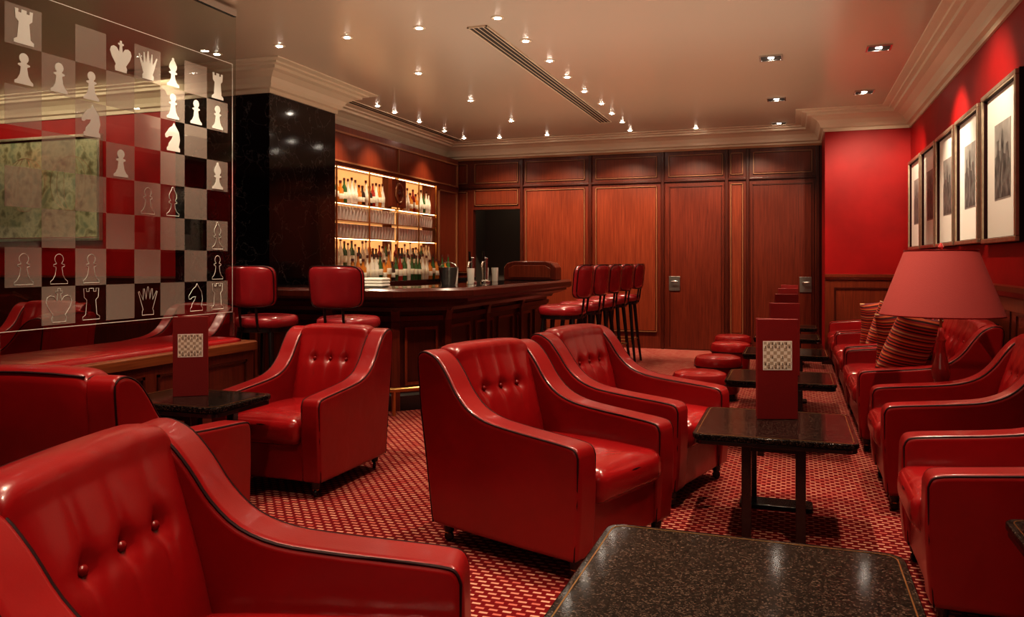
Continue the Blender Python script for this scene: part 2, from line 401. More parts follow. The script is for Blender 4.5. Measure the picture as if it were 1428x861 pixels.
struct(boxes(trimname(), [(XA+0.1, XR-0.12, YR-0.036, YR-0.02, 0.88, 0.90), (XA+0.1, XR-0.12, YR-0.036, YR-0.02, 0.2, 0.22),
     (XA+0.1, XA+0.12, YR-0.036, YR-0.02, 0.22, 0.88), (XR-0.14, XR-0.12, YR-0.036, YR-0.02, 0.22, 0.88)], 'wood_d'))
def panel(x0, x1, z0, z1, fill='wood_p'):
    p = struct(box(trimname(), x0+0.05, x1-0.05, YB-0.012, YB, z0+0.05, z1-0.05, fill))
    w = 0.008; Y0, Y1 = YB-0.026, YB
    struct(boxes(trimname(), [(x0+0.03, x1-0.03, Y0, Y1, z0+0.03, z0+0.03+w), (x0+0.03, x1-0.03, Y0, Y1, z1-0.03-w, z1-0.03),
        (x0+0.03, x0+0.03+w, Y0, Y1, z0+0.03, z1-0.03), (x1-0.03-w, x1-0.03, Y0, Y1, z0+0.03, z1-0.03)], 'bead'))
panel(-4.50, -3.76, 2.33, 2.68); panel(-4.50, -3.76, 2.0, 2.29)
panel(-3.70, -2.76, 2.33, 2.68); panel(-3.70, -2.76, 0.2, 2.27)
panel(-2.66, -1.74, 2.33, 2.68); panel(-2.66, -1.74, 0.2, 2.27)
panel(-1.64, -0.86, 2.33, 2.68); panel(-0.53, 0.26, 2.33, 2.68)
panel(-0.82, -0.60, 0.2, 2.27); panel(-0.82, -0.60, 2.33, 2.68)
panel(-4.90, -4.56, 2.33, 2.68); panel(-4.90, -4.56, 1.0, 2.27)
struct(box(trimname(), XL, XA, YB-0.035, YB, 2.285, 2.315, 'wood_d', bev=0.006))
struct(box(trimname(), XL, XA, YB-0.03, YB, 2.70, 2.73, 'bead'))
for X in (-3.73, -2.71, -1.69, -0.84, -0.57, 0.30):
    struct(box(trimname(), X-0.022, X+0.022, YB-0.04, YB, 0, 2.7, 'wood_d', bev=0.008))
def door(name, x0, x1, hx):
    d = box(name, x0, x1, YB-0.02, YB-0.001, 0.01, 2.25, 'wood'); struct(d)
    box('door_plate', hx-0.075, hx+0.075, YB-0.032, YB-0.02, 0.80, 1.0, 'plate', d, 0.004)
    h = tube('door_handle', [(hx-0.03, YB-0.03, 0.93), (hx-0.03, YB-0.07, 0.93), (hx+0.05, YB-0.07, 0.93)], 0.009, 'chrome', d)
    boxes('door_moulding', [(x0+0.02, x0+0.032, YB-0.03, YB-0.02, 0.05, 2.22), (x1-0.032, x1-0.02, YB-0.03, YB-0.02, 0.05, 2.22), (x0+0.02, x1-0.02, YB-0.03, YB-0.02, 2.21, 2.225)], 'wood_d', d)
door('door_1', -1.62, -0.88, -1.53); door('door_2', -0.53, 0.25, 0.15)
def vent(x0, x1, y0, y1, label, n):
    v = empty('air_vent', ((x0+x1)/2, y0, H), 0, label, 'vent')
    hw = (x1-x0)/2; L = y1-y0
    boxes('frame', [(-hw, -hw+0.012, 0, L, -0.008, 0), (hw-0.012, hw, 0, L, -0.008, 0), (-hw, hw, 0, 0.012, -0.008, 0), (-hw, hw, L-0.012, L, -0.008, 0)], 'cornice', v)
    box('slot', -hw+0.012, hw-0.012, 0.012, L-0.012, -0.003, 0, 'slot', v)
    boxes('louvre', [(-hw+(k+1)*(2*hw)/(n+1)-0.004, -hw+(k+1)*(2*hw)/(n+1)+0.004, 0.012, L-0.012, -0.006, -0.002) for k in range(n)], 'cornice', v)
vent(-2.30, -2.14, 5.55, 9.9, "long cream slotted air vent set into the ceiling", 3)
vent(-4.62, -4.50, 7.4, 10.75, "narrow slotted air vent in the ceiling over the bar shelves", 1)

# ------------------------------------------------------------------ ceiling spots and added fill lights
def spotlight(e, size, loc, tgt=None, col=(1, 0.80, 0.58), blend=0.7, rad=0.03):
    l = bpy.data.lights.new('downlight_and_fill', 'SPOT'); l.energy = e; l.spot_size = math.radians(size); l.spot_blend = blend; l.color = col; l.shadow_soft_size = rad
    o = bpy.data.objects.new('downlight_and_fill_lamp', l); COL.objects.link(o); o.location = loc  # shared by the ceiling fittings and the added fill spots
    if tgt is not None:
        o.rotation_euler = (Vector(tgt)-Vector(loc)).to_track_quat('-Z', 'Y').to_euler()
    return o
sp0 = empty('ceiling_spotlight', (-2.0, 5.40, H), 0, "small round recessed ceiling spotlight, lit", 'light', 'round ceiling spotlights')
lathe('spotlight_ring', [(0.036, -0.005), (0.046, -0.004), (0.048, 0.0), (0.030, 0.0)], 'cornice', sp0, 20)
lathe('spotlight_lens', [(0.001, -0.0100), (0.019, -0.0090), (0.026, -0.0045), (0.027, 0.0), (0.001, 0)], 'emit', sp0, 16)
rounds = [(-2.0, 6.04), (-2.0, 6.70), (-2.02, 7.35), (-2.02, 8.02), (-2.0, 8.7), (-2.02, 9.33), (-2.05, 10.6), (-3.28, 5.48), (-3.93, 5.52), (-2.64, 5.44), (-3.28, 6.74),
          (-3.3, 8.07), (-3.3, 9.4), (-4.58, 5.56), (-4.40, 8.0), (-4.40, 8.41), (-4.40, 9.07), (-4.40, 9.83), (-4.40, 10.5), (-1.2, 10.7), (-3.2, 10.6), (-2.02, 9.95), (-3.9, 10.6), (-3.2, 3.2), (-1.2, 3.4), (-1.2, 1.0), (-5.2, 3.5), (-6.8, 5.2)]
for (x, y) in rounds: clone(sp0, (x, y, H))
sq0 = empty('square_spotlight', (-0.18, 7.23, H), 0, "square black and chrome recessed ceiling spotlight", 'light', 'square ceiling spotlights')
ring('spotlight_bezel', rpoly(0.095, 0.095, 0.006, 2), rpoly(0.082, 0.082, 0.006, 2), -0.010, 0, 'chrome', sq0)
box('spotlight_housing', -0.082, 0.082, -0.082, 0.082, -0.003, 0, 'slot', sq0)
lathe('spotlight_lens', [(0.001, -0.010), (0.018, -0.009), (0.026, -0.003), (0.001, -0.003)], 'emit', sq0, 16)
for (x, y) in [(0.66, 7.18), (-0.17, 9.09), (0.69, 9.0), (-0.17, 10.7)]: clone(sq0, (x, y, H))

for (x, y) in [(-2.0, 5.4), (-2.0, 6.7), (-2.02, 8.02), (-2.0, 9.33)]: spotlight(95, 80, (x, y, H-0.04))
for (x, y) in [(-3.28, 5.48), (-3.28, 8.07), (-4.40, 8.41), (-4.40, 9.83), (-4.40, 7.6)]: spotlight(80, 90, (x, y, H-0.04))
for (x, e_) in ((-3.9, 140), (-3.1, 180), (-2.2, 200), (-1.3, 180), (-0.5, 160)): spotlight(e_, 80, (x, 9.9, H-0.04), (x, 11.1, 1.2))
for (x, y) in [(-0.18, 7.23), (-0.17, 9.09)]: spotlight(140, 90, (x, y, H-0.04), (x+0.1, y, 0))
spotlight(130, 80, (0.66, 7.18, H-0.04), (1.26, 7.3, 1.6)); spotlight(170, 80, (0.69, 8.6, H-0.04), (0.9, 10.1, 1.5))
for (x, y) in [(-0.2, 5.2), (0.6, 4.4), (-0.2, 3.2), (-1.2, 3.4), (-2.5, 3.4), (-1.3, 1.6), (-2.6, 1.6), (0.5, 2.2), (-0.3, 1.0)]: spotlight(150, 76, (x, y, H-0.04), rad=0.022)
spotlight(100, 80, (0.4, 5.6, H-0.04), (1.26, 6.2, 1.8))
spotlight(150, 60, (-3.3, 3.5, H-0.04), (-3.25, 5.0, 0.9)); spotlight(130, 70, (-1.6, 4.6, H-0.04), (-2.5, 6.2, 0.6))  # added spots that brighten the front bar stools and the bar front
spotlight(42, 90, (-2.0, 3.0, H-0.04), (-3.62, 3.6, 1.5))  # added spot that brightens the etched chess pieces on the glass
spotlight(60, 45, (-1.9, 1.6, H-0.04), (-2.85, 3.2, 0.75))
for (x, y) in [(-5.2, 3.8), (-6.8, 5.0), (-7.5, 3.0)]: spotlight(70, 110, (x, y, H-0.04), (x, y+0.6, 0))
def area(e, sx, sy, loc, rot, col=(1, 0.81, 0.59)):
    l = bpy.data.lights.new('soft', 'AREA'); l.shape = 'RECTANGLE'; l.size = sx; l.size_y = sy; l.energy = e; l.color = col
    o = bpy.data.objects.new('added_fill', l); COL.objects.link(o); o.location = loc; o.rotation_euler = rot; return o  # added fill lights, no fitting in the room stands for them
area(56, 4.5, 6.0, (-1.8, 6.8, 2.0), (pi, 0, 0))  # added upward fill for the ceiling, unseen from below
area(6, 3.0, 3.0, (-1.5, 2.0, 2.1), (pi, 0, 0))  # weaker added upward fill over the near seating
area(10, 3.5, 1.6, (-1.5, -1.6, 2.3), (math.radians(65), 0, 0))  # added front fill from behind the camera
area(16, 3.2, 0.15, (-7.0, 5.9, 2.85), (math.radians(38), 0, 0))  # added wash that brightens the far wall beyond the glass screen
area(2.5, 0.5, 0.5, (-4.1, 11.8, 2.6), (0, 0, 0))  # added light that lifts the pantry opening

# ------------------------------------------------------------------ armchairs
def seating(name, W, ncush, label, cat, rows=1):
    root = empty(name, (0, 0, 0), 0, label, cat)
    hw = W/2; t = 0.125; yi = hw-t; BZ = 0.08
    top = catmull([(-0.468, 0.72), (-0.470, 0.785), (-0.445, 0.812), (-0.40, 0.812), (-0.345, 0.785), (-0.290, 0.725), (-0.235, 0.650), (-0.165, 0.590), (-0.07, 0.555), (0.06, 0.538), (0.20, 0.526), (0.335, 0.514), (0.374, 0.500), (0.388, 0.470)], 3)
    prof = [(p.x, p.y) for p in top]+[(0.392, 0.34), (0.386, 0.20), (0.374, BZ), (0.10, BZ-0.003), (-0.20, BZ-0.003), (-0.38, BZ), (-0.420, 0.36), (-0.452, 0.56)]
    extrude_xz('armrest', prof, -hw, -yi, 'leather', root, 0.022, 4)
    extrude_xz('armrest', prof, yi, hw, 'leather', root, 0.022, 4)
    line = [(0.370, BZ+0.005)]+[(0.384, 0.30)]+[(p.x, p.y) for p in reversed(top)]+[(-0.452, 0.55), (-0.420, 0.36), (-0.380, BZ+0.005)]
    def inset(i, q):
        a = Vector(line[max(0, i-1)]); b = Vector(line[min(len(line)-1, i+1)]); d = (b-a).normalized(); nrm = Vector((-d.y, d.x))
        return Vector(q)+nrm*0.0062
    L2 = [inset(i, q) for i, q in enumerate(line)]
    for s in (-1, 1):
        tube('piping', [(p.x, s*(hw-0.0062), p.y) for p in L2], 0.0038, 'piping', root, seg=6)
        tube('piping', [(p.x, s*(yi+0.0062), p.y) for p in L2[:-8]], 0.0038, 'piping', root, seg=6)
    box('base', -0.40, 0.360, -yi-0.004, yi+0.004, BZ, 0.30, 'leather', root, 0.015, 3)
    V, F = [], []; nc = 40 if ncush == 1 else 72
    bt = []
    if ncush == 1:
        bt = [(-0.115, 0.635), (0, 0.635), (0.115, 0.635)]
    else:
        k = int(W/0.2)
        bt = [(-yi+(2*yi)*(i+0.5)/k, 0.68) for i in range(k)]+[(-yi+(2*yi)*(i+1)/k, 0.56) for i in range(k-1)]
    ringn = None
    for j in range(nc+1):
        u = -1+2*j/nc; y = u*(yi+0.012); zt = 0.838-0.008*u*u-0.022*abs(u)**14
        ringp = []
        nf = 26
        for i in range(nf+1):
            v = i/nf; z = 0.30+(zt-0.055-0.30)*v
            x = -0.215-0.125*v + 0.030*(1-abs(u)**8)*math.sin(pi*min(1, v*0.85+0.1))
            for (by, bz) in bt:
                d2 = ((y-by)**2+(z-bz)**2); x -= 0.022*math.exp(-d2/(2*0.018**2))
                x -= 0.008*math.exp(-((y-by)/0.010)**2/2)*math.exp(-((z-bz)/0.09)**2/2)
                x -= 0.006*math.exp(-((z-bz)/0.011)**2/2)*math.exp(-((y-by)/0.05)**2/2)
            ringp.append((x, z))
        x0, z0 = ringp[-1]; x1 = -0.470; zc = z0; cxm = (x0+x1)/2; rx = (x0-x1)/2
        for i in range(1, 10):
            a = pi*i/10; ca, sa = math.cos(a), math.sin(a)
            ringp.append((cxm+rx*math.copysign(abs(ca)**0.7, ca), zc+0.055*abs(sa)**0.7))
        ringp.append((x1, zc)); ringp.append((-0.452, 0.60)); ringp.append((-0.424, 0.40)); ringp.append((-0.39, BZ+0.01)); ringp.append((-0.36, BZ+0.01)); ringp.append((-0.34, 0.25))
        if ringn is None: ringn = len(ringp)
        V += [(p[0], y, p[1]) for p in ringp]
    for j in range(nc):
        for i in range(ringn):
            a = j*ringn+i; b = j*ringn+(i+1) % ringn; F.append((a, b, b+ringn, a+ringn))
    F.append(tuple(range(ringn))); F.append(tuple(nc*ringn+i for i in range(ringn)))
    mk('backrest', V, F, 'leather', root, smooth=True, sharp=55)
    tube('piping', [(-0.462, -yi, 0.812), (-0.466, -yi*0.5, 0.820), (-0.466, 0, 0.822), (-0.466, yi*0.5, 0.820), (-0.462, yi, 0.812)], 0.0038, 'piping', root, seg=6)
    for (by, bz) in bt:
        v = (bz-0.30)/(0.48); x = -0.215-0.125*v+0.030-0.026
        b_ = lathe('button', [(0.001, 0.008), (0.007, 0.006), (0.011, 0.001), (0.011, -0.004), (0.001, -0.004)], 'button', root, 12)
        b_.location = (x, by, bz); b_.rotation_euler = (0, pi/2, 0)
    cw = 2*(yi-0.002)/ncush
    for k in range(ncush):
        y0 = -yi+0.002+k*cw
        rbox('seat_cushion', -0.255, 0.41, y0+0.002, y0+cw-0.002, 0.27, 0.405, 0.045, 0.028, 'leather_seat', root)
        tube('piping', [(0.30, y0+0.014, 0.392), (0.375, y0+0.018, 0.372), (0.402, y0+0.045, 0.362), (0.413, y0+cw/2, 0.372), (0.402, y0+cw-0.045, 0.362), (0.375, y0+cw-0.018, 0.372), (0.30, y0+cw-0.014, 0.392)], 0.0035, 'piping', root, seg=6)
    for (lx, ly) in ((0.33, hw-0.06), (0.33, -hw+0.06), (-0.33, hw-0.06), (-0.33, -hw+0.06)):
        l = lathe('leg', [(0.020, 0.042), (0.028, BZ+0.005)], 'black', root, 12); l.location = (lx, ly, 0)
        w = lathe('caster', [(0.001, -0.009), (0.018, -0.009), (0.021, -0.005), (0.021, 0.005), (0.018, 0.009), (0.001, 0.009)], 'black', l, 14)
        w.location = (0, 0, 0.021); w.rotation_euler = (pi/2, 0, 0.4)
        box('caster_fork', -0.009, 0.009, -0.015, 0.015, 0.036, 0.047, 'brass', l)
    return root
R = math.radians
ch = seating('armchair', 0.73, 1, "red leather club armchair with dark piping and buttoned back", 'armchair')
ch["group"] = "red leather club armchairs"
ch.location = (-1.02, 3.0, 0)
clone(ch, (-2.54, 2.50, 0), R(97), "red leather club armchair turned away, facing the small table")
clone(ch, (-2.57, 3.83, 0), R(270), "red leather club armchair with buttoned back behind small table", (0.92, 0.91, 0.99))
clone(ch, (-0.98, 3.34, 0), R(-20.5), "red leather club armchair with worn side panel by granite table")
clone(ch, (-0.80, 4.36, 0), R(-15), "red leather club armchair next in row along the tables")
SC = (0.94, 1, 1)
clone(ch, (0.77, 3.25, 0), R(180), "red leather club armchair backed against the red wall", SC)
clone(ch, (0.77, 4.57, 0), R(180), "red leather club armchair against the wall beside the lamp", SC)
clone(ch, (-5.4, 4.3, 0), R(200), "red leather armchair beyond the chess glass screen")
clone(ch, (-6.5, 5.3, 0), R(-80), "red leather armchair beyond the glass screen by far wall")
clone(ch, (-7.6, 4.6, 0), R(10), "red leather armchair beyond the glass screen by far wall")
clone(ch, (-5.0, 5.45, 0), R(-95), "red leather armchair beyond the glass screen by black pillar")
ch.location = (-0.985, 1.32, 0); ch.rotation_euler = (0, 0, R(15)); ch.scale = (0.94, 1.1, 1)
ch["label"] = "red leather club armchair beside the big granite table"
sf = seating('sofa', 1.42, 2, "red leather buttoned sofa against wall with striped cushion", 'sofa', 2)
sf["group"] = "red leather wall sofas"; sf.location = (0.75, 6.2, 0); sf.rotation_euler = (0, 0, pi); sf.scale = SC
clone(sf, (0.75, 7.75, 0), pi, "red leather buttoned sofa further along the red wall")
clone(sf, (0.75, 9.25, 0), pi, "red leather buttoned sofa in the red wall corner")

# ------------------------------------------------------------------ tables
def table(loc, sx, sy, label, rot=0, leg=(0.11, 0.27), zs=1):
    r = empty('cocktail_table', loc, rot, label, 'table', 'granite cocktail tables')
    slab('tabletop', rpoly(sx/2, sy/2, 0.05), 0.435, 0.458, 'granite', r, 0.006)
    slab('tabletop_edge', rpoly(sx/2-0.006, sy/2-0.006, 0.046), 0.415, 0.435, 'black', r, 0.004)
    ring('inlay', rpoly(sx/2-0.018, sy/2-0.018, 0.040), rpoly(sx/2-0.0215, sy/2-0.0215, 0.037), 0.457, 0.4588, 'brass', r)
    lx, ly = leg
    for a in (-1, 1):
        for b in (-1, 1):
            box('leg', a*lx-0.02, a*lx+0.02, b*ly-0.02, b*ly+0.02, 0.0 if b < 0 else 0.02, 0.416, 'black', r, 0.003)
    slab('foot_plate', [(p[0], p[1]+ly) for p in rpoly(0.17, 0.07, 0.02, 3)], 0.0, 0.022, 'black', r, 0.004)
    box('rail', -lx, lx, -ly+0.0, -ly+0.018, 0.385, 0.416, 'black', r)
    r.scale = (1, 1, zs)
    return r
table((-0.115, 1.87, 0), 0.76, 0.76, "large dark granite cocktail table with brass inlay")
table((-0.08, 3.87, 0), 0.67, 0.70, "dark granite cocktail table holding a tall menu")
table((-0.08, 5.47, 0), 0.66, 0.58, "dark granite cocktail table in row beside the sofa")
table((-0.06, 7.0, 0), 0.66, 0.60, "dark granite cocktail table in row by ottomans")
table((-0.06, 8.45, 0), 0.62, 0.60, "dark granite cocktail table farther down the row")
table((-0.05, 9.75, 0), 0.62, 0.50, "dark granite cocktail table by the wood doors", leg=(0.11, 0.2))
table((-2.79, 3.22, 0), 0.62, 0.45, "small dark granite table between facing red armchairs", leg=(0.11, 0.15), zs=1.16)
table((0.82, 5.17, 0), 0.40, 0.36, "small dark lamp table between armchair and sofa", leg=(0.11, 0.1))
table((0.87, 2.42, 0), 0.60, 0.50, "dark side table beside armchair at red wall", leg=(0.11, 0.18))

def menu(loc, rot, label):
    r = empty('menu', loc, rot, label, 'menu', 'standing menus')
    th = R(24); W_, Hh, t = 0.19, 0.47, 0.007
    def leaf(nm_, ang, mat):
        ca, sa = math.cos(ang), math.sin(ang); V = []
        for (a, b) in ((0, 0), (W_, 0), (W_, t), (0, t)):
            V.append((W_/2-a*ca+b*sa, a*sa+b*ca))
        vv = [(p[0], p[1], 0) for p in V]+[(p[0], p[1], Hh) for p in V]
        f = [(3, 2, 1, 0), (4, 5, 6, 7), (0, 1, 5, 4), (1, 2, 6, 5), (2, 3, 7, 6), (3, 0, 4, 7)]
        return bevel(mk(nm_, vv, f, mat, r), 0.002)
    leaf('cover', 0, 'cover'); leaf('cover', th, 'cover')
    lb = box('label', -0.0645, 0.0645, -0.0015, 0, 0.235, 0.364, 'chesslabel', r); lb["label"] = "chessboard printed label"
    V, F = [], []
    half = [(0.30, 0), (0.30, 0.10), (0.12, 0.22), (0.10, 0.5), (0.17, 0.62), (0.13, 0.8), (0, 0.9)]
    sh = half+[(-x, z) for x, z in reversed(half[:-1])]
    for c_ in range(8):
        for r_ in (0, 1, 6, 7) + ((3,) if c_ in (2, 5) else ()):
            if (c_*3+r_) % 7 == 0: continue
            cx = -0.0645+0.0161*(c_+0.5); cz = 0.235+0.0161*r_+0.002; k = 0.013; o_ = len(V)
            V += [(cx+x*k, -0.0019, cz+z*k) for x, z in sh]; F.append(tuple(range(o_, o_+len(sh))))
    mk('printed_chess_men', V, F, 'piping', r)
    boxes('label_border', [(-0.068, 0.068, -0.0012, 0.0, 0.231, 0.235), (-0.068, 0.068, -0.0012, 0, 0.364, 0.368), (-0.068, -0.0645, -0.0012, 0, 0.235, 0.364), (0.0645, 0.068, -0.0012, 0, 0.235, 0.364)], 'white', r)
    return r
m0 = menu((-0.07, 3.97, 0.459), R(19), "tall red standing menu with chessboard label on granite table")
for (x, y, z, a) in [(-0.05, 5.5, 0.459, 19), (-0.05, 7.05, 0.459, 17), (-0.05, 8.5, 0.459, 16), (-0.04, 9.78, 0.459, 16)]:
    clone(m0, (x, y, z), R(a), "red standing menu on a granite table in the row")
clone(m0, (-2.82, 3.23, 0.532), R(34), "red standing menu with chessboard label on small table", (0.86, 0.86, 0.84))

ot = empty('ottoman', (-0.66, 6.15, 0), 0, "round red leather ottoman on dark plinth", 'ottoman', 'round red ottomans')
lathe('seat', [(0.001, 0.385), (0.15, 0.38), (0.19, 0.365), (0.205, 0.335), (0.203, 0.29), (0.198, 0.29), (0.001, 0.29)][::-1], 'leather_seat', ot, 32)
lathe('body', [(0.17, 0.06), (0.18, 0.08), (0.193, 0.285), (0.19, 0.292)], 'leather', ot, 32)
lathe('base', [(0.155, 0.0), (0.165, 0.01), (0.165, 0.06)], 'black', ot, 32)
tube('piping', [(0.204*math.cos(2*pi*k/32), 0.204*math.sin(2*pi*k/32), 0.290) for k in range(32)], 0.005, 'piping', ot, closed=True, seg=6)
clone(ot, (-0.62, 7.22, 0)); clone(ot, (-0.60, 8.45, 0)); clone(ot, (-0.64, 9.3, 0))

# ------------------------------------------------------------------ bar stools
bs = empty('bar_stool', (-3.62, 4.93, 0), pi/2, "red leather bar stool with black legs at the bar front", 'stool', 'red leather bar stools')
slab_pts = [(0.205*math.copysign(abs(math.cos(a))**0.8, math.cos(a)), 0.21*math.copysign(abs(math.sin(a))**0.8, math.sin(a))) for a in [2*pi*k/36 for k in range(36)]]
def pad(name, pts, zs, mat, parent):
    V, F = [], []; n = len(pts)
    for (s_, z) in zs: V += [(p[0]*s_, p[1]*s_, z) for p in pts]
    for i in range(len(zs)-1):
        for k in range(n): F.append((i*n+k, i*n+(k+1) % n, (i+1)*n+(k+1) % n, (i+1)*n+k))
    F.append(tuple(range(n))); F.append(tuple((len(zs)-1)*n+k for k in range(n)))
    return mk(name, V, F, mat, parent, smooth=True, sharp=60)
dz = 0.03
pad('seat', slab_pts, [(0.93, 0.70+dz), (1.0, 0.715+dz), (1.02, 0.74+dz), (0.99, 0.765+dz), (0.9, 0.78+dz), (0.6, 0.787+dz), (0.2, 0.788+dz)], 'leather_bar', bs)
pad('seat_frame', slab_pts, [(0.88, 0.665+dz), (0.93, 0.67+dz), (0.93, 0.702+dz)], 'black', bs)
V, F = [], []; nu, nv = 20, 14
BC, BH, BW = 1.025, 0.145, 0.20
for side in (0, 1):
    for i in range(nv+1):
        for j in range(nu+1):
            u = -1+2*j/nu; v = -1+2*i/nv
            k = 6.0; mx = max(abs(u), abs(v))
            if mx > 1e-6:
                rr = (abs(u)**k+abs(v)**k)**(1/k); uu, vv = u*mx/rr, v*mx/rr
            else: uu, vv = u, v
            e = max(0, 1-mx**6); th_ = 0.018+0.018*e
            y = uu*BW*(1+0.03*vv); z = BC+vv*BH; xb = -0.235-0.015*vv+0.06*uu*uu
            V.append((xb+(th_ if side else -th_), y, z))
def gi(s_, i, j): return s_*(nu+1)*(nv+1)+i*(nu+1)+j
for i in range(nv):
    for j in range(nu):
        for s_ in (0, 1): F.append((gi(s_, i, j), gi(s_, i, j+1), gi(s_, i+1, j+1), gi(s_, i+1, j)))
for j in range(nu):
    F.append((gi(0, 0, j), gi(0, 0, j+1), gi(1, 0, j+1), gi(1, 0, j))); F.append((gi(0, nv, j), gi(0, nv, j+1), gi(1, nv, j+1), gi(1, nv, j)))
for i in range(nv):
    F.append((gi(0, i, 0), gi(0, i+1, 0), gi(1, i+1, 0), gi(1, i, 0))); F.append((gi(0, i, nu), gi(0, i+1, nu), gi(1, i+1, nu), gi(1, i, nu)))
mk('backrest', V, F, 'leather_bar', bs, smooth=True, sharp=70)
for sx in (-0.018, 0.018):
    loop = []
    for k in range(48):
        a = 2*pi*k/48; c_, s_ = math.cos(a), math.sin(a); rr = (abs(c_)**6+abs(s_)**6)**(1/6)
        u, v = c_/rr, s_/rr
        loop.append((-0.235-0.015*v+0.06*u*u+sx, u*BW*(1+0.03*v), BC+v*BH))
    tube('backrest_trim', loop, 0.0045, 'piping', bs, closed=True, seg=6)
for s_ in (-1, 1):
    tube('back_support', [(-0.12, s_*0.07, 0.71), (-0.19, s_*0.07, 0.72), (-0.205, s_*0.07, 0.78), (-0.215, s_*0.07, 0.86), (-0.225, s_*0.07, 0.96)], 0.010, 'black', bs)
for a in (-1, 1):
    for b in (-1, 1):
        tube('leg', [(a*0.13, b*0.13, 0.71), (a*0.165, b*0.165, 0.3), (a*0.20, b*0.20, 0.0)], 0.016, 'black', bs, rad=[0.022, 0.018, 0.013])
tube('foot_ring', [(0.165, 0.165, 0.28), (-0.165, 0.165, 0.28), (-0.165, -0.165, 0.28), (0.165, -0.165, 0.28)], 0.010, 'brass', bs, closed=True)
clone(bs, (-2.98, 5.0, 0), pi/2+0.05)
for k, y in enumerate([6.90, 7.55, 8.15, 8.8, 9.5]):
    clone(bs, (-1.94, y, 0), pi+random.uniform(-0.06, 0.06), "red leather bar stool with black legs along the bar side")

# ------------------------------------------------------------------ bar
bp = [(-4.42, 5.48), (-2.88, 5.48), (-2.42, 5.98), (-2.42, 9.0)]
bar = empty('bar_counter', (0, 0, 0), 0, "dark mahogany bar counter with black marble top and angled corner", 'bar')
sweep('countertop', bp, [(0.05, 0.94), (0.05, 0.993), (0.62, 0.993), (0.62, 0.94)], 'marble', bar, bev=0.004)
sweep('counter_edge', bp, [(0.055, 0.905), (0.02, 0.905), (0.0, 0.925), (0.0, 0.970), (0.02, 0.990), (0.052, 0.992)], 'wood_d', bar, bev=0.004)
sweep('apron', bp, [(0.06, 0.88), (0.06, 0.935), (0.60, 0.935), (0.60, 0.80), (0.24, 0.80), (0.22, 0.83), (0.13, 0.85)], 'wood_d', bar)
sweep('front_panel', bp, [(0.30, 0.0), (0.30, 0.81), (0.60, 0.81), (0.60, 0.0)], 'wood_d', bar)
sweep('kickplate', bp, [(0.27, 0.0), (0.27, 0.12), (0.285, 0.14), (0.31, 0.14), (0.31, 0.0)], 'black', bar)
sweep('dado_rail', bp, [(0.275, 0.72), (0.275, 0.76), (0.31, 0.77), (0.31, 0.71)], 'wood', bar)
pl = offs(bp, 0.30)
def along(a, b, n):
    for k in range(n): yield a+(b-a)*((k+0.5)/n), (b-a).normalized(), (b-a).length/n
for (a, b, n) in ((pl[0], pl[1], 3), (pl[1], pl[2], 1), (pl[2], pl[3], 5)):
    for c_, d_, L_ in along(a, b, n):
        nr = Vector((d_.y, -d_.x)); w = L_/2-0.07
        if w < 0.05: w = 0.1
        V, F = [], []
        for (u0, u1, z0, z1) in ((-w, w, 0.20, 0.225), (-w, w, 0.645, 0.67), (-w, -w+0.022, 0.22, 0.65), (w-0.022, w, 0.22, 0.65)):
            o_ = len(V)
            for z in (z0, z1):
                for (u, e) in ((u0, -0.002), (u1, -0.002), (u1, 0.016), (u0, 0.016)):
                    p = c_+d_*u+nr*e; V.append((p.x, p.y, z))
            F += [tuple(i+o_ for i in q) for q in [(0, 3, 2, 1), (4, 5, 6, 7), (0, 1, 5, 4), (1, 2, 6, 5), (2, 3, 7, 6), (3, 0, 4, 7)]]
        mk('panel_moulding', V, F, 'wood_p', bar)
for p, d in ((pl[1], Vector((0.38, -0.92))), (pl[2], Vector((0.92, -0.38))), (Vector((pl[2].x, 7.0)), Vector((1, 0))), (Vector((pl[2].x, 8.0)), Vector((1, 0))), (Vector((-3.6, pl[0].y)), Vector((0, -1)))):
    sd = Vector((-d.y, d.x)); V = []
    prf = [(-0.01, 0.0), (0.035, 0.0), (0.035, 0.72), (0.05, 0.78), (0.065, 0.82), (-0.01, 0.82)]
    for s_ in (-0.035, 0.035):
        for (e, z) in prf:
            q = p+d*e+sd*s_; V.append((q.x, q.y, z))
    n = len(prf); F = [tuple(range(n)), tuple(range(2*n-1, n-1, -1))]+[(i, (i+1) % n, n+(i+1) % n, n+i) for i in range(n)]
    mk('pilaster', V, F, 'wood', bar)
fr = offs(bp, 0.10)
tube('foot_rail', [(p.x, p.y, 0.20) for p in fr], 0.02, 'brass', bar, seg=12)
for p in (fr[1], fr[2], Vector((fr[2].x, 7.4)), Vector((fr[3].x, 8.8)), Vector((-3.7, fr[0].y))):
    tube('rail_bracket', [(p.x, p.y, 0.20), (p.x, p.y, 0.10), (p.x, p.y, 0.0)], 0.014, 'brass', bar)
ZC = 0.994
pos = empty('till_cabinet', (-2.75, 8.55, ZC), 0, "curved mahogany till screen cabinet on the bar end", 'cabinet')
extrude_xz('body', [(-0.30, 0), (0.30, 0), (0.30, 0.14), (0.26, 0.19), (0.18, 0.21), (-0.18, 0.21), (-0.26, 0.19), (-0.30, 0.14)], -0.12, 0.12, 'wood', pos, 0.012)
extrude_xz('panel', [(-0.24, 0.03), (0.24, 0.03), (0.24, 0.13), (0.18, 0.165), (-0.18, 0.165), (-0.24, 0.13)], -0.128, -0.118, 'wood_p', pos, 0.003)

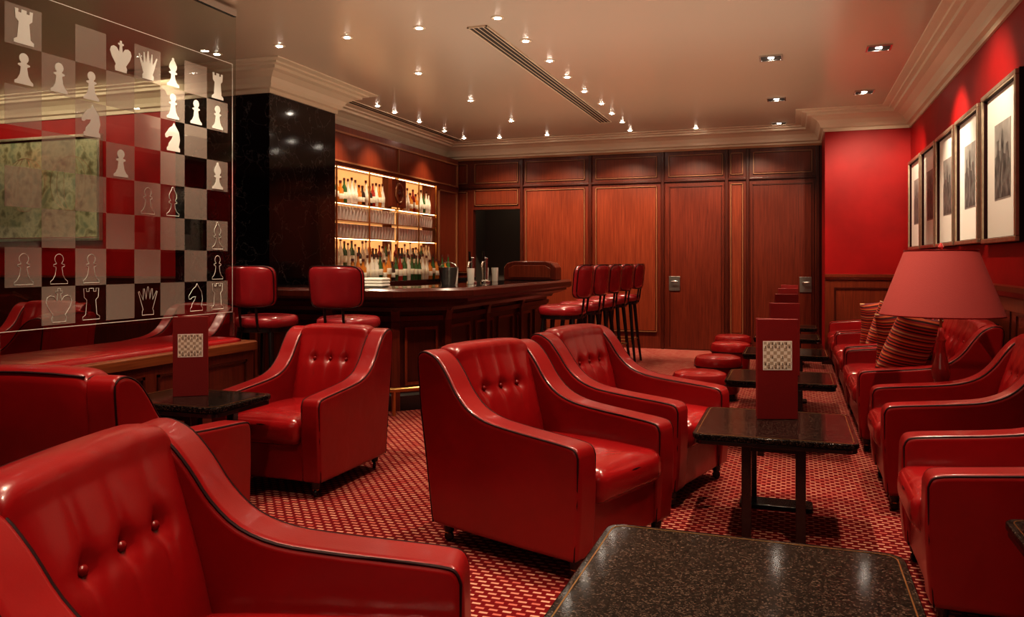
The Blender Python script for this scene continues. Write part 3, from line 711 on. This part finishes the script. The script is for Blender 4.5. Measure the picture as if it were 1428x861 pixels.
bb = empty('back_bar_cabinet', (0, 0, 0), 0, "backlit mahogany back bar shelving filled with bottles", 'cabinet')
fx, wx, YE = -4.72, XL, 10.25
boxes('frame', [(wx, fx, 7.22, 7.62, 0.97, 2.71), (wx, fx, YE, 11.06, 0.97, 2.71), (wx, fx, 7.62, YE, 2.26, 2.71), (wx, fx-0.10, 9.09, 9.13, 0.97, 2.26)], 'wood_p', bb)
box('back_panel', wx, wx+0.02, 7.62, YE, 0.97, 2.26, 'backlit', bb)
boxes('counter_cabinet', [(wx, -4.48, 7.22, 11.06, 0, 0.93)], 'wood_d', bb)
box('counter', wx, -4.45, 7.22, 11.08, 0.93, 0.97, 'marble', bb, 0.004)
levels = (1.14, 1.47, 1.665, 1.86)
for z in levels:
    box('shelf', wx+0.02, fx+0.01, 7.62, 9.09, z-0.010, z, 'wood_l', bb)
    box('shelf', wx+0.02, fx+0.01, 9.13, YE, z-0.010, z, 'wood_l', bb)
for yy in (7.64, 8.36, 9.07, 9.68, YE-0.02):
    box('upright', fx+0.010, fx+0.022, yy-0.009, yy+0.009, 0.97, 2.26, 'brass', bb)
for z in (1.14, 1.47, 1.86, 2.26):
    box('light_strip', fx-0.02, fx-0.008, 7.64, 9.05, z-0.017, z-0.011, 'strip', bb)
    box('light_strip', fx-0.02, fx-0.008, 9.17, YE-0.02, z-0.017, z-0.011, 'strip', bb)
boxes('header_moulding', [(fx, fx+0.02, 7.3, 11.0, 2.30, 2.32), (fx, fx+0.02, 7.3, 11.0, 2.62, 2.64), (fx, fx+0.02, 7.3, 7.32, 2.32, 2.62), (fx, fx+0.02, 10.98, 11.0, 2.32, 2.62), (fx, fx+0.02, 9.1, 9.12, 2.32, 2.62),
   (fx, fx+0.02, YE+0.08, YE+0.10, 1.05, 2.22), (fx, fx+0.02, 10.96, 10.98, 1.05, 2.22), (fx, fx+0.02, YE+0.08, 10.98, 2.20, 2.22), (fx, fx+0.02, YE+0.08, 10.98, 1.05, 1.07)], 'bead', bb)
rp = box('carved_plaque', -4.76, -4.70, 8.92, 9.30, 1.885, 2.235, 'wood_p', bb, 0.006)
tube('roundel', [(-4.698, 9.11+0.10*math.cos(2*pi*k/24), 2.06+0.12*math.sin(2*pi*k/24)) for k in range(24)], 0.014, 'bead', rp, closed=True)
rl = lathe('boss', [(0.001, 0.02), (0.03, 0.014), (0.05, 0.0), (0.001, 0)], 'wood', rp, 16); rl.location = (-4.70, 9.11, 2.06); rl.rotation_euler = (0, pi/2, 0)

M['b_green'] = pm('green_bottle', (0.03, 0.10, 0.03), 0.08, coat=1); M['b_amber'] = pm('amber_bottle', (0.50, 0.17, 0.02), 0.08, coat=1)
M['b_clear'] = pm('clear_bottle', (0.72, 0.66, 0.56), 0.08, coat=1); M['b_red'] = pm('red_bottle', (0.30, 0.02, 0.01), 0.08, coat=1); M['b_dark'] = pm('dark_bottle', (0.03, 0.015, 0.01), 0.08, coat=1)
M['lab'] = pm('paper_label', (0.78, 0.72, 0.58), 0.7); M['cap'] = pm('bottle_cap', (0.12, 0.03, 0.02), 0.4)
M['glassware'] = pm('glassware', (0.88, 0.84, 0.76), 0.10, metal=0.3, coat=1, spec=0.8)
kinds = []
P1 = [(0.034, 0), (0.036, 0.01), (0.036, 0.05), (0.0365, 0.051), (0.0365, 0.13), (0.036, 0.131), (0.034, 0.18), (0.013, 0.225), (0.012, 0.27), (0.014, 0.271), (0.014, 0.30), (0.001, 0.30)]
fm1 = [0, 0, 0, 1, 1, 0, 0, 0, 0, 2, 2, 2]
P2 = [(0.038, 0), (0.040, 0.01), (0.040, 0.04), (0.0405, 0.041), (0.0405, 0.10), (0.040, 0.101), (0.038, 0.15), (0.016, 0.18), (0.014, 0.22), (0.017, 0.221), (0.017, 0.25), (0.001, 0.25)]
P3 = [(0.028, 0), (0.030, 0.01), (0.034, 0.07), (0.0345, 0.071), (0.036, 0.14), (0.0355, 0.141), (0.026, 0.19), (0.011, 0.24), (0.011, 0.29), (0.015, 0.291), (0.015, 0.325), (0.001, 0.325)]
for gm, P in (('b_green', P1), ('b_amber', P2), ('b_clear', P3), ('b_dark', P2), ('b_red', P1), ('b_clear', P2), ('b_amber', P3), ('b_clear', P1), ('b_green', P3)):
    o = lathe('bottle', P, [gm, 'lab', 'cap'], None, 14, fm=fm1)
    tag(o, {'b_green': "green glass liquor bottle on the backlit shelf", 'b_amber': "amber whisky bottle on the backlit shelf", 'b_clear': "clear spirit bottle on the backlit shelf", 'b_dark': "dark liqueur bottle on the backlit shelf", 'b_red': "red aperitif bottle on the backlit shelf"}[gm], 'bottle', 'bottles on the bar shelves')
    kinds.append(o)
NK = len(kinds)
first = [True]*NK
def put_bottle(k, loc, s=1):
    if first[k]: o = kinds[k]; first[k] = False
    else:
        o = kinds[k].copy(); COL.objects.link(o)
    o.location = loc; o.scale = (s, s, s*1.03); return o
gl = lathe('drinking_glass', [(0.026, 0), (0.028, 0.005), (0.034, 0.12), (0.032, 0.12), (0.026, 0.012), (0.001, 0.012)], 'glassware', None, 14)
tag(gl, "stemless drinking glass lined up on the bar shelf", 'glass', 'glasses on the bar shelf'); g1 = True
for (a, b) in ((7.70, 9.05), (9.19, YE-0.05)):
    for lev in (1.86, 1.14):
        y = a; i_ = 0
        while y < b:
            if not (lev > 1.5 and abs(y-9.11) < 0.24):
                put_bottle(random.randrange(NK) if random.random() < 0.7 else 2, (-4.79, y, lev), random.uniform(0.84, 0.98))
            y += random.uniform(0.078, 0.084)
    for lev in (1.47, 1.665):
        y = a
        while y < b:
            if g1: o = gl; g1 = False
            else: o = gl.copy(); COL.objects.link(o)
            o.location = (-4.76, y, lev); o.scale = (1, 1, 1.3)
            y += 0.074
for k in range(NK):
    if first[k]: put_bottle(k, (-4.60, 10.62+0.09*k, 0.97), 0.9)
y = 7.8
while y < 10.5:
    put_bottle(random.randrange(NK), (-4.60, y, 0.97), random.uniform(0.9, 1.05)); y += random.uniform(0.09, 0.12)
tap = empty('beer_tap', (-2.85, 7.0, ZC), 0, "chrome beer tap column standing on the bar", 'tap')
lathe('column', [(0.05, 0), (0.05, 0.015), (0.022, 0.03), (0.022, 0.22), (0.03, 0.24), (0.001, 0.25)], 'chrome', tap, 18)
tube('spout', [(0, 0, 0.2), (0.0, -0.08, 0.2), (0.0, -0.10, 0.15)], 0.010, 'chrome', tap)
tube('handle', [(0, -0.05, 0.21), (0, -0.06, 0.30)], 0.012, 'black', tap)
clone(tap, (-2.85, 7.35, ZC))
tw = empty('towel_stack', (-3.25, 5.85, ZC), 0.1, "folded white linen towels stacked beside the bar top", 'towel')
for k in range(3): rbox('towel', -0.11, 0.11, -0.09, 0.09, k*0.024, k*0.024+0.024, 0.011, 0.003, 'towel', tw, n=6)
ib = empty('ice_bucket', (-2.85, 6.45, ZC), 0, "polished steel ice bucket on the bar", 'bucket')
lathe('body', [(0.06, 0), (0.065, 0.01), (0.085, 0.15), (0.09, 0.155), (0.08, 0.155), (0.06, 0.02), (0.001, 0.02)], 'chrome', ib, 20)
tube('handle', [(0.086*math.cos(a), 0, 0.14+0.06*math.sin(a)) for a in [pi*k/10 for k in range(11)]], 0.004, 'chrome', ib)
for k, (x, y) in enumerate([(-2.9, 6.7), (-2.8, 6.85), (-2.95, 7.6), (-2.9, 7.75)]):
    o = gl.copy(); COL.objects.link(o); o.location = (x, y, ZC); o.scale = (1.1, 1.1, 1.2); o["label"] = "drinking glass standing on the bar top"; o["group"] = "glasses on the bar top"

# ------------------------------------------------------------------ partition + chess glass
pt = empty('low_partition', (0, 0, 0), 0, "low wood partition with red leather padded top", 'partition')
box('body', -4.10, -3.47, 0.9, 4.58, 0.0, 0.60, 'wood', pt)
sweep('cap_rail', [(-3.45, 0.9), (-3.45, 4.60), (-4.12, 4.60)], [(0, 0.60), (-0.0, 0.655), (0.01, 0.665), (0.045, 0.665), (0.06, 0.65), (0.06, 0.60)], 'wood_l', pt, bev=0.004)
rbox('padded_top', -4.08, -3.515, 0.95, 4.53, 0.60, 0.69, 0.03, 0.01, 'leather_seat', pt, puffside=0.1)
boxes('panel_moulding', [(-3.47, -3.458, 1.0+k*0.9, 1.8+k*0.9, z0, z0+0.015) for k in range(4) for z0 in (0.14, 0.53)]+[(-3.47, -3.458, yy, yy+0.015, 0.14, 0.545) for k in range(4) for yy in (1.0+k*0.9, 1.785+k*0.9)], 'wood_d', pt)
GX = -3.62
gs = empty('glass_screen', (GX, 2.80, 0.69), 0, "glass screen etched with chessboard and chess pieces", 'screen')
box('glass_pane', -0.006, 0.006, 0, 1.78, 0.15, 2.19, 'glass', gs)
for yy in (0.02, 1.74):
    box('support_post', -0.012, 0.012, yy, yy+0.02, 0.0, 0.16, 'chrome', gs)
boxes('etched_border', [(0.0065, 0.0075, 0.035, 1.745, 0.165, 0.169), (0.0065, 0.0075, 0.035, 0.039, 0.17, 1.86), (0.0065, 0.0075, 1.741, 1.745, 0.17, 1.86), (0.0065, 0.0075, 0.035, 1.745, 1.856, 1.86)], 'etch', gs)
boxes('top_channel', [(-0.015, 0.015, 0, 1.78, 2.19, 2.235)], 'chrome', gs)
by0, bz0, cs = 2.865-2.80, 0.872-0.69, 0.2035
cz = 0.1995
sq = []
for r_ in range(8):
    for c_ in range(8):
        if (c_+r_) % 2 == 0:
            y0 = by0+c_*cs; z0 = bz0+(7-r_)*cz; sq.append((0.0065, 0.008, y0, y0+cs, z0, z0+cz))
boxes('etched_square', sq, 'frost', gs)
def mirror(h): return [(x, y) for x, y in h]+[(-x, y) for x, y in reversed(h) if x > 0.001]
def arc(cx, cy, r, a0, a1, n=10): return [(cx+r*math.cos(R(a0+(a1-a0)*k/n)), cy+r*math.sin(R(a0+(a1-a0)*k/n))) for k in range(n+1)]
SH = {
 'pawn': mirror([(0.28, 0), (0.28, 0.07), (0.20, 0.13), (0.13, 0.25), (0.10, 0.42), (0.10, 0.47), (0.18, 0.50), (0.18, 0.54), (0.08, 0.57)]+arc(0, 0.70, 0.14, -50, 80, 8)+[(0, 0.84)]),
 'rook': mirror([(0.30, 0), (0.30, 0.09), (0.20, 0.15), (0.16, 0.58), (0.25, 0.66), (0.27, 0.92), (0.17, 0.92), (0.17, 0.83), (0.08, 0.83), (0.08, 0.92), (0, 0.92)]),
 'bishop': mirror([(0.28, 0), (0.28, 0.07), (0.18, 0.13), (0.10, 0.25), (0.08, 0.40), (0.18, 0.43), (0.18, 0.47), (0.10, 0.50), (0.17, 0.60), (0.17, 0.70), (0.11, 0.80), (0.05, 0.88), (0.05, 0.93), (0, 0.96)]),
 'king': mirror([(0.22, 0), (0.24, 0.12), (0.20, 0.20), (0.36, 0.42), (0.42, 0.58), (0.38, 0.70), (0.28, 0.75), (0.16, 0.72), (0.07, 0.60), (0.05, 0.80), (0.11, 0.82), (0.11, 0.87), (0.04, 0.88), (0.04, 0.95), (0, 0.95)]),
 'queen': mirror([(0.24, 0), (0.24, 0.12), (0.20, 0.18), (0.40, 0.74), (0.36, 0.76), (0.20, 0.48), (0.19, 0.84), (0.15, 0.84), (0.08, 0.50), (0.02, 0.90), (0, 0.90)]),
 'knight': [(-0.28, 0), (0.32, 0), (0.32, 0.10), (0.26, 0.16), (0.32, 0.40), (0.27, 0.66), (0.12, 0.84), (0.04, 0.95), (-0.02, 0.84), (-0.16, 0.76), (-0.36, 0.52), (-0.34, 0.42), (-0.26, 0.42), (-0.18, 0.48), (-0.02, 0.50), (-0.06, 0.40), (-0.20, 0.24), (-0.22, 0.14), (-0.28, 0.10)],
}
def piece(kind, c_, r_, solid):
    cy = by0+(c_-0.5)*cs; z0 = bz0+(8-r_)*cz+0.012; s_ = 0.185
    pts = [(cy+p[0]*s_, z0+p[1]*s_) for p in SH[kind]]
    if solid:
        n = len(pts); V = [(0.009, p[0], p[1]) for p in pts]+[(0.0105, p[0], p[1]) for p in pts]
        F = [tuple(range(n)), tuple(range(2*n-1, n-1, -1))]+[(i, (i+1) % n, n+(i+1) % n, n+i) for i in range(n)]
        mk('etched_'+kind, V, F, 'etch', gs)
    else:
        tube('etched_'+kind, [(0.009, p[0], p[1]) for p in pts], 0.0019, 'etch', gs, closed=True, seg=4)
for (k_, c_, r_) in [('rook', 1, 1), ('king', 4, 1), ('queen', 5, 1), ('bishop', 6, 1), ('rook', 8, 1), ('pawn', 1, 2), ('pawn', 2, 2), ('pawn', 3, 2), ('pawn', 6, 2), ('pawn', 7, 2), ('pawn', 8, 2), ('knight', 3, 3), ('knight', 6, 3), ('pawn', 4, 4), ('bishop', 8, 4)]:
    piece(k_, c_, r_, True)
for (k_, c_, r_) in [('pawn', 5, 5), ('bishop', 6, 5), ('bishop', 8, 6), ('pawn', 1, 7), ('pawn', 2, 7), ('pawn', 3, 7), ('pawn', 8, 7), ('king', 2, 8), ('rook', 3, 8), ('queen', 5, 8), ('knight', 7, 8), ('rook', 8, 8)]:
    piece(k_, c_, r_, False)

# ------------------------------------------------------------------ wall art
def framed(name, w, h, depth, fmat, label, cat, group=None, fw=0.030):
    r = empty(name, (0, 0, 0), 0, label, cat, group)
    boxes('frame', [(-depth, 0, -w/2, w/2, -h/2, -h/2+fw), (-depth, 0, -w/2, w/2, h/2-fw, h/2), (-depth, 0, -w/2, -w/2+fw, -h/2+fw, h/2-fw), (-depth, 0, w/2-fw, w/2, -h/2+fw, h/2-fw)], fmat, r, 0.005)
    return r
pr = framed('framed_print', 0.84, 0.98, 0.05, 'gold', "gilt framed engraving with white mat on red wall", 'picture', 'framed engravings on the wall')
e_ = 0.006
boxes('outer_edge', [(-0.028, 0, -0.42-e_, 0.42+e_, -0.49-e_, -0.49), (-0.028, 0, -0.42-e_, 0.42+e_, 0.49, 0.49+e_), (-0.028, 0, -0.42-e_, -0.42, -0.49, 0.49), (-0.028, 0, 0.42, 0.42+e_, -0.49, 0.49)], 'piping', pr)
box('mat', -0.014, 0, -0.392, 0.392, -0.462, 0.462, 'white', pr)
box('print', -0.016, -0.013, -0.19, 0.19, -0.22, 0.26, 'sky_print', pr)
sk = [(-0.18, -0.21), (0.18, -0.21), (0.18, 0.05), (0.14, 0.06), (0.13, 0.15), (0.09, 0.16), (0.08, 0.09), (0.03, 0.08), (0.03, 0.14), (0.0, 0.22), (-0.03, 0.14), (-0.03, 0.06), (-0.08, 0.05), (-0.09, 0.11), (-0.14, 0.12), (-0.15, 0.02), (-0.18, 0.01)]
mk('printed_scene', [(-0.0175, y, z) for y, z in sk], [tuple(range(len(sk)))], 'engraving', pr)
boxes('inner_frame', [(-0.035, -0.012, -0.392, -0.386, -0.46, 0.46), (-0.035, -0.012, 0.386, 0.392, -0.46, 0.46), (-0.035, -0.012, -0.386, 0.386, -0.462, -0.456), (-0.035, -0.012, -0.386, 0.386, 0.456, 0.462)], 'piping', pr)
for y in (6.79, 7.72, 8.63, 9.53): clone(pr, (XR, y, 1.82))
pr.location = (XR, 5.80, 1.82); pr.scale = (1, 1.08, 1.02)
mp_ = framed('framed_map', 1.5, 1.12, 0.05, 'gold', "gold framed antique map hanging on red wall", 'picture')
box('map_sheet', -0.015, 0, -0.71, 0.71, -0.52, 0.52, 'map', mp_)
for (cy_, cz_) in ((-0.33, 0.05), (0.33, 0.05)):
    for rr_ in (0.29, 0.20, 0.10):
        tube('map_hemisphere', [(-0.016, cy_+rr_*math.cos(2*pi*k/40), cz_+0.29*math.sin(2*pi*k/40)) for k in range(40)], 0.002, 'bead', mp_, closed=True, seg=4)
mp_.location = (-7.55, 6.5, 1.98); mp_.rotation_euler = (0, 0, pi/2)

# ------------------------------------------------------------------ table lamp
lm = empty('table_lamp', (0.80, 5.17, 0.459), 0, "table lamp with wide red shade and red glass base", 'lamp')
lathe('base', [(0.065, 0), (0.07, 0.012), (0.055, 0.03), (0.035, 0.05), (0.045, 0.075), (0.052, 0.10), (0.045, 0.14), (0.030, 0.20), (0.022, 0.27), (0.030, 0.29), (0.020, 0.31), (0.014, 0.36), (0.001, 0.36)], 'redglass', lm, 24)
tube('stem', [(0, 0, 0.35), (0, 0, 0.82)], 0.007, 'brass', lm)
n = 40; V, F = [], []
for (r_, z) in ((0.325, 0.435), (0.19, 0.805), (0.187, 0.805), (0.322, 0.435)):
    V += [(r_*math.cos(2*pi*k/n), r_*math.sin(2*pi*k/n), z) for k in range(n)]
for i in range(4):
    for k in range(n): F.append((i*n+k, i*n+(k+1) % n, ((i+1) % 4)*n+(k+1) % n, ((i+1) % 4)*n+k))
mk('lamp_shade', V, F, 'shade', lm, smooth=True, sharp=50)
for z, r_ in ((0.435, 0.325), (0.805, 0.190)):
    tube('shade_trim', [(r_*math.cos(2*pi*k/n), r_*math.sin(2*pi*k/n), z) for k in range(n)], 0.004, 'button', lm, closed=True, seg=6)
tube('shade_spider', [(-0.188, 0, 0.80), (0, 0, 0.80), (0.188, 0, 0.80)], 0.003, 'brass', lm)
lathe('finial', [(0.008, 0.81), (0.016, 0.825), (0.010, 0.84), (0.001, 0.85)], 'redglass', lm, 14)
M['bulb'] = pm('warm_bulb', (1, 0.8, 0.6), 0.4, emit=(1, 0.7, 0.45), es=14)
b_ = lathe('bulb', [(0.012, 0.50), (0.03, 0.55), (0.03, 0.58), (0.001, 0.61)], 'bulb', lm, 14); b_.location = (0.03, 0, 0)
def cushion(loc, rot, label):
    bm = bmesh.new(); bmesh.ops.create_cube(bm, size=2); bmesh.ops.subdivide_edges(bm, edges=bm.edges, cuts=12, use_grid_fill=True)
    for v in bm.verts:
        x, y, z = v.co
        e = (1-abs(y)**2.5)*(1-abs(z)**2.5)
        v.co = Vector((x*(0.008+0.070*max(0, e)**0.5), y*0.215*(1-0.08*(1-z*z)), z*0.215*(1-0.08*(1-y*y))))
    me = bpy.data.meshes.new('throw_pillow'); bm.to_mesh(me); bm.free(); me.materials.append(M['stripes']); me.shade_smooth()
    o = bpy.data.objects.new('throw_pillow', me); COL.objects.link(o); o.location = loc; o.rotation_euler = rot
    tag(o, label, 'cushion', 'striped cushions'); return o
cushion((0.78, 6.62, 0.635), (R(8), R(16), R(-70)), "orange and black striped cushion leaning on red sofa arm")
cushion((0.74, 6.02, 0.635), (R(-10), R(20), R(-48)), "striped cushion propped against the sofa back")
cushion((0.78, 8.20, 0.635), (R(8), R(16), R(-65)), "orange striped cushion on the next red sofa")
cushion((0.78, 7.60, 0.635), (R(-8), R(16), R(-45)), "orange striped cushion leaning on the next sofa back")

# ------------------------------------------------------------------ camera
cam = bpy.data.cameras.new('camera'); co = bpy.data.objects.new('camera', cam); COL.objects.link(co)
co.location = (0, 0, 1.2); co.rotation_euler = (pi/2, 0, R(19.3))
cam.sensor_width = 36; cam.lens = 36*1120/1428; cam.shift_y = -65.5/1428; cam.clip_start = 0.05
S.camera = co
w = bpy.data.worlds.new('world'); S.world = w; w.use_nodes = True
w.node_tree.nodes['Background'].inputs[0].default_value = (0.05, 0.03, 0.02, 1); w.node_tree.nodes['Background'].inputs[1].default_value = 0.2
